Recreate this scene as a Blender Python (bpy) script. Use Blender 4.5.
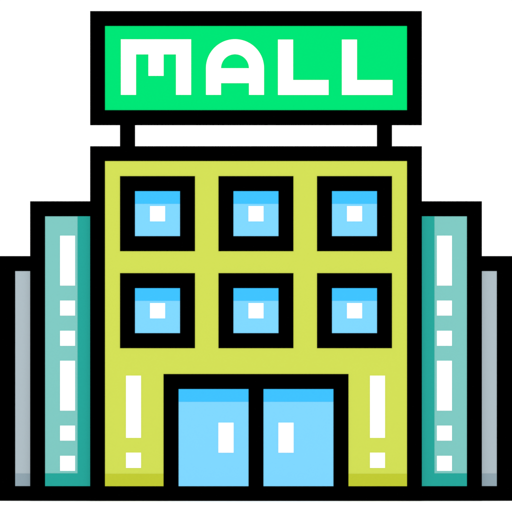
import bpy, bmesh, math
from mathutils import Vector

for o in list(bpy.data.objects):
    bpy.data.objects.remove(o)
SC = bpy.context.scene
COL = SC.collection
U = 0.025                       # metres per design unit (the front elevation is drawn on a 512 x 512 grid)
BASE = 501.0                    # grid row of the ground line


def X(u): return (u - 256.0) * U
def Z(v): return (BASE - v) * U


# ------------------------------------------------------------------ camera
D = 300.0
cam = bpy.data.cameras.new('camera')
cam_o = bpy.data.objects.new('camera', cam)
COL.objects.link(cam_o)
cam.sensor_width = 36.0
cam.lens = 36.0 * D / (512 * U)
cam_o.location = (0, -D, 5.0)
cam_o.rotation_euler = (math.radians(90), 0, 0)
cam.shift_y = (Z(256) - 5.0) / (512 * U)
cam.clip_start = 1.0
cam.clip_end = 20000
SC.camera = cam_o

# ------------------------------------------------------------------ light
w = bpy.data.worlds.new('World')
SC.world = w
w.use_nodes = True
bg = w.node_tree.nodes['Background']
bg.inputs['Color'].default_value = (1, 1, 1, 1)       # even white overcast sky
bg.inputs['Strength'].default_value = 1.04
sun = bpy.data.lights.new('sun', 'SUN')
sun.energy = 5.0
sun.angle = math.radians(0.5)
sun.color = (1.0, 1.0, 1.0)
sun_o = bpy.data.objects.new('sun', sun)
COL.objects.link(sun_o)
sun_o.rotation_euler = (math.radians(90 - 11), 0, 0)   # low and straight onto the front
sun_o.location = (0, -40, 30)
SC.view_settings.view_transform = 'Standard'
SC.view_settings.look = 'None'
SC.view_settings.exposure = 0.0
SC.view_settings.gamma = 1.0
SC.view_settings.use_curve_mapping = False
SC.cycles.max_bounces = 6


# ------------------------------------------------------------------ materials
def lin(c):
    c /= 255.0
    return c / 12.92 if c <= 0.04045 else ((c + 0.055) / 1.055) ** 2.4


GAIN = 2.83                      # light falling on a front wall


def paint(name, rgb=None, lum=None, k=(1, 1, 1)):
    m = bpy.data.materials.new(name)
    m.use_nodes = True
    nt = m.node_tree
    p = nt.nodes['Principled BSDF']
    p.inputs['Roughness'].default_value = 1.0
    p.inputs['Specular IOR Level'].default_value = 0.0
    col = (lum,) * 3 if lum is not None else tuple(min(0.9, lin(c) / GAIN * f) for c, f in zip(rgb, k))
    # matt painted coat: a barely visible grain, as on any rolled paint
    tc = nt.nodes.new('ShaderNodeTexCoord')
    nz = nt.nodes.new('ShaderNodeTexNoise')
    nz.inputs['Scale'].default_value = 14.0
    nz.inputs['Detail'].default_value = 3.0
    rp = nt.nodes.new('ShaderNodeMapRange')
    rp.inputs['To Min'].default_value = 0.998
    rp.inputs['To Max'].default_value = 1.002
    ml = nt.nodes.new('ShaderNodeMix')
    ml.data_type = 'RGBA'
    ml.blend_type = 'MULTIPLY'
    ml.inputs['Factor'].default_value = 1.0
    nt.links.new(tc.outputs['Object'], nz.inputs['Vector'])
    nt.links.new(nz.outputs['Fac'], rp.inputs['Value'])
    nt.links.new(rp.outputs['Result'], ml.inputs['B'])
    ml.inputs['A'].default_value = (*col, 1)
    nt.links.new(ml.outputs['Result'], p.inputs['Base Color'])
    return m


M = {
    'black': paint('black_trim', lum=0.0),
    'white': paint('white_paint', lum=0.5),
    'ground': paint('white_ground', lum=0.88),
    'lime': paint('lime_wall', (212, 225, 87), k=(1.083, 1.078, 1.090)),
    'lime_shade': paint('olive_shade_strip', (192, 202, 51), k=(1.120, 1.114, 1.120)),
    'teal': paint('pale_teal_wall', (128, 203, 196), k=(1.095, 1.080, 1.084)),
    'teal_shade': paint('teal_shade_strip', (38, 166, 154), k=(1.120, 1.125, 1.126)),
    'grey': paint('blue_grey_wall', (176, 190, 197), k=(1.114, 1.115, 1.116)),
    'grey_shade': paint('slate_shade_strip', (144, 164, 174), k=(1.145, 1.140, 1.144)),
    'green': paint('green_sign_face', (0, 230, 118), k=(1.000, 1.080, 1.083)),
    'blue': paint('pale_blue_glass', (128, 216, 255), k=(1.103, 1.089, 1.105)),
    'blue_shade': paint('shaded_blue_glass', (64, 196, 255), k=(1.081, 1.072, 1.088)),  # same glass in shade, the shading put into the colour
}


# ------------------------------------------------------------------ helpers
class MB:
    """collects boxes and prisms into one mesh"""
    def __init__(s):
        s.bm = bmesh.new()

    def box(s, u0, u1, v0, v1, y0, y1):
        """grid columns u0..u1, grid rows v0 (top)..v1 (bottom), depth y0 (front)..y1 (back)"""
        x0, x1, z0, z1 = X(u0), X(u1), Z(v1), Z(v0)
        c = [(x0, y0, z0), (x1, y0, z0), (x1, y1, z0), (x0, y1, z0),
             (x0, y0, z1), (x1, y0, z1), (x1, y1, z1), (x0, y1, z1)]
        vs = [s.bm.verts.new(p) for p in c]
        for f in ((3, 2, 1, 0), (4, 5, 6, 7), (0, 1, 5, 4), (1, 2, 6, 5), (2, 3, 7, 6), (3, 0, 4, 7)):
            s.bm.faces.new([vs[i] for i in f])
        return s

    def prism(s, outline, y0, y1):
        """outline in grid units, counter-clockwise or clockwise"""
        n = len(outline)
        f = [s.bm.verts.new((X(u), y0, Z(v))) for u, v in outline]
        b = [s.bm.verts.new((X(u), y1, Z(v))) for u, v in outline]
        s.bm.faces.new(f)
        s.bm.faces.new(b[::-1])
        for i in range(n):
            s.bm.faces.new((f[i], b[i], b[(i + 1) % n], f[(i + 1) % n]))
        return s

    def build(s, name, mat, parent=None):
        bmesh.ops.recalc_face_normals(s.bm, faces=s.bm.faces)
        me = bpy.data.meshes.new(name)
        s.bm.to_mesh(me)
        s.bm.free()
        o = bpy.data.objects.new(name, me)
        me.materials.append(M[mat])
        COL.objects.link(o)
        if parent is not None:
            o.parent = parent
            o.matrix_parent_inverse = Matrix_inv(parent)
        return o


def Matrix_inv(p):
    t = Vector((0, 0, 0))
    q = p
    while q is not None:
        t += q.location
        q = q.parent
    from mathutils import Matrix
    return Matrix.Translation(-t)


def thing(name, label, cat, loc, group=None):
    o = bpy.data.objects.new(name, None)
    o.empty_display_size = 0.3
    o.location = loc
    COL.objects.link(o)
    o['label'] = label
    o['category'] = cat
    if group:
        o['group'] = group
    return o


# ------------------------------------------------------------------ ground
g = bpy.data.meshes.new('ground')
S = 3000
g.from_pydata([(-S, -S, 0), (S, -S, 0), (S, S, 0), (-S, S, 0)], [], [(0, 1, 2, 3)])
g.materials.append(M['ground'])
go = bpy.data.objects.new('ground', g)
COL.objects.link(go)
go['kind'] = 'structure'

T = 15.0                        # width of every black bar, grid units
BOT = BASE + 2                  # walls run a little into the ground


# ------------------------------------------------------------------ the main building
bld = thing('mall_building',
            'tall lime green central block with six square windows and a double glass door', 'building', (0, 0, 0))
DEP = 7.5
YW = 0.018                       # the wall face sits this far behind the black bars
MB().box(105, 407, 161, 486, YW, DEP - YW).build('wall', 'lime', bld)
# side walls between the posts
MB().box(91.6, 105, 161, 486, 0.375, DEP - 0.375).build('side_wall', 'lime', bld)
MB().box(407, 420.4, 161, 486, 0.375, DEP - 0.375).build('side_wall', 'lime', bld)
for a, b in ((90.1, 105), (407, 421.9)):
    MB().box(a, b, 161, 486, 0, 0.375).build('corner_post', 'black', bld)
    MB().box(a, b, 161, 486, DEP - 0.375, DEP).build('corner_post', 'black', bld)
MB().box(90.1, 421.9, 146.2, 161, 0, DEP).build('roof', 'black', bld)
MB().box(90.1, 421.9, 486.2, BOT, 0, DEP).build('base_strip', 'black', bld)
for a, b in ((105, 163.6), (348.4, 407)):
    MB().box(a, b, 473.8, 486.2, YW - 0.012, YW + 0.02).build('olive_shade_strip', 'lime_shade', bld)  # stylised shade along the wall foot, painted as a darker lime strip
for a in (126.0, 370.0):
    MB().box(a, a + 15, 375.7, 437.8, YW - 0.012, YW + 0.02).build('white_bar', 'white', bld)
    MB().box(a, a + 15, 452.7, 467.9, YW - 0.012, YW + 0.02).build('white_square', 'white', bld)


def ring(u0, u1, v0, v1, t, y0, y1):
    m = MB()
    m.box(u0, u1, v0, v0 + t, y0, y1)
    m.box(u0, u1, v1 - t, v1, y0, y1)
    m.box(u0, u0 + t, v0 + t, v1 - t, y0, y1)
    m.box(u1 - t, u1, v0 + t, v1 - t, y0, y1)
    return m


def make_window(u, v):
    win = ring(u, u + 75, v, v + 75, T, -0.006, YW + 0.01).build('window', 'black', bld)
    pane = MB().box(u + T, u + 60, v + T, v + 60, YW - 0.010, YW + 0.01).build('pane', 'blue', win)
    MB().box(u + T, u + 60, v + T, v + 27.7, YW - 0.014, YW - 0.010).build('blue_shade_strip', 'blue_shade', win)  # shade of the frame on the glass, painted as a deeper blue band
    MB().box(u + 30, u + 45.1, v + 30, v + 45.2, YW - 0.020, YW - 0.010).build('white_square', 'white', win)  # painted glint on the pane
    return win


def copy_tree(o, parent, dx, dz):
    c = o.copy()
    COL.objects.link(c)
    c.parent = parent
    c.location = o.location + Vector((dx, 0, dz))
    for ch in [k for k in COL.objects if k.parent == o]:
        k = ch.copy()
        COL.objects.link(k)
        k.parent = c
    return c


first = make_window(120.0, 176.1)
for r in range(2):
    for du in (0.0, 98.45, 197.0):
        if r or du:
            copy_tree(first, bld, du * U, -r * 97.0 * U)

# entrance: black frame, two glass doors
fr = MB()
fr.box(163.5, 348.5, 374, 389, -0.006, YW + 0.01)
fr.box(163.5, 178.6, 389, 486.2, -0.006, YW + 0.01)
fr.box(333.4, 348.5, 389, 486.2, -0.006, YW + 0.01)
fr.box(248.5, 263.5, 389, 486.2, -0.006, YW + 0.01)
fr.build('door_frame', 'black', bld)
for a, b, h in ((178.6, 248.5, 218.4), (263.5, 333.4, 278.4)):
    d = MB().box(a, b, 389, 486.2, YW - 0.010, YW + 0.01).build('door', 'blue', bld)
    MB().box(a, b, 389, 401.8, YW - 0.014, YW - 0.010).build('blue_shade_strip', 'blue_shade', d)  # shade under the door head, painted in deeper blue
    MB().box(h, h + 15.2, 422.7, 452.7, YW - 0.025, YW - 0.010).build('handle', 'white', d)

# ------------------------------------------------------------------ the rooftop sign
sg = thing('mall_sign', 'green MALL sign board in a thick black frame on two posts above the lime roof', 'sign',
           (0, 0.2, Z(146.2)))
SY0, SY1 = 0.02, 0.42
for a in (119.9, 377.0):
    MB().box(a, a + 15.1, 125, 146.2, 0.12, 0.32).build('post', 'black', sg)
ring(90.1, 421.9, 11.0, 125.0, 14.9, SY0, SY1).build('frame', 'black', sg)
MB().box(105, 407, 25.9, 110.1, SY0 + YW, SY1 - YW).build('board', 'green', sg)
LY0, LY1 = SY0 + YW - 0.015, SY0 + YW + 0.01
MB().prism([(120.9, 39.3), (191.1, 39.3), (191.1, 94.8), (176, 94.8), (176, 54.3), (163.6, 54.3), (163.6, 75.8),
            (148.4, 75.8), (148.4, 54.3), (136, 54.3), (136, 94.8), (120.9, 94.8)], LY0, LY1).build('letter', 'white', sg)
# A: arch, two legs and crossbar
m = MB()
cx, cy, N = 235.0, 68.2, 48
for i in range(N):
    a0, a1 = math.pi * i / N, math.pi * (i + 1) / N
    q = [(cx + r * math.cos(a), cy - r * math.sin(a)) for r, a in ((14, a0), (29, a0), (29, a1), (14, a1))]
    m.prism(q, LY0, LY1)
m.box(206, 264, 68.2, 83.1, LY0, LY1)
m.box(206, 221, 83.1, 94.8, LY0, LY1).box(249, 264, 83.1, 94.8, LY0, LY1)
m.build('letter', 'white', sg)
for a, e in ((278.0, 328.6), (341.9, 392.5)):
    MB().prism([(a, 39.6), (a + 15.1, 39.6), (a + 15.1, 80.0), (e, 80.0), (e, 94.9), (a, 94.9)], LY0, LY1) \
        .build('letter', 'white', sg)


# ------------------------------------------------------------------ the wings, stepped back on both sides
def wing(side, name, outer, inner, top, y0, y1, wall, shade, label, group):
    """outer/inner/top in grid units as on the left; side = -1 left, +1 right"""
    def b(mb, a, c, v0, v1, ya, yb):
        if side > 0:
            a, c = 512 - c, 512 - a
        mb.box(a, c, v0, v1, ya, yb)
        return mb
    xm = (outer + inner) / 2
    post = max(outer, 0.0) + T
    t = thing(name, label, 'building', (X(xm if side < 0 else 512 - xm), y0, 0), group)
    b(MB(), post, inner, top + T, 486.2, y0 + YW, y1 - YW).build('wall', wall, t)
    b(MB(), outer + 1.4, post, top + T, 486.2, y0 + 0.375, y1 - 0.375).build('side_wall', wall, t)
    b(MB(), outer, post, top + T, 486.2, y0, y0 + 0.375).build('corner_post', 'black', t)
    b(MB(), outer, post, top + T, 486.2, y1 - 0.375, y1).build('corner_post', 'black', t)
    b(MB(), outer, inner, top, top + T, y0, y1).build('roof', 'black', t)
    b(MB(), outer, inner, 486.2, BOT, y0, y1).build('base_strip', 'black', t)
    ya, yb = y0 + YW - 0.012, y0 + YW + 0.01
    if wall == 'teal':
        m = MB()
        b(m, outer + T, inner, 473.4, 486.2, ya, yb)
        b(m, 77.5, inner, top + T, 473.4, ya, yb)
        m.build('teal_shade_strip', shade, t)  # stylised shade beside the main block and at the foot, painted darker teal
        for k in (0, 125.1):
            b(MB(), 60, 75, 235.7 + k, 285.6 + k, ya, yb).build('white_bar', 'white', t)
            b(MB(), 60, 75, 300.6 + k, 315.6 + k, ya, yb).build('white_square', 'white', t)
            b(MB(), 60, 75, 330.8 + k, 345.8 + k, ya, yb).build('white_square', 'white', t)
    else:
        b(MB(), post, inner, 473.6, 486.2, ya, yb).build('slate_shade_strip', shade, t)  # shade at the foot of the grey wall, painted as a darker strip
    return t


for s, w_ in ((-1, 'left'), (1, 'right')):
    wing(s, 'teal_building', 30.0, 90.1, 201.2, 0.12, 6.5, 'teal', 'teal_shade',
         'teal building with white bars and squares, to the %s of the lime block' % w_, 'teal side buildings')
    wing(s, 'grey_building', -1.0, 30.0, 256.0, 0.24, 5.5, 'grey', 'grey_shade',
         'low narrow blue grey building at the far %s, beside the teal one' % w_, 'grey outer buildings')
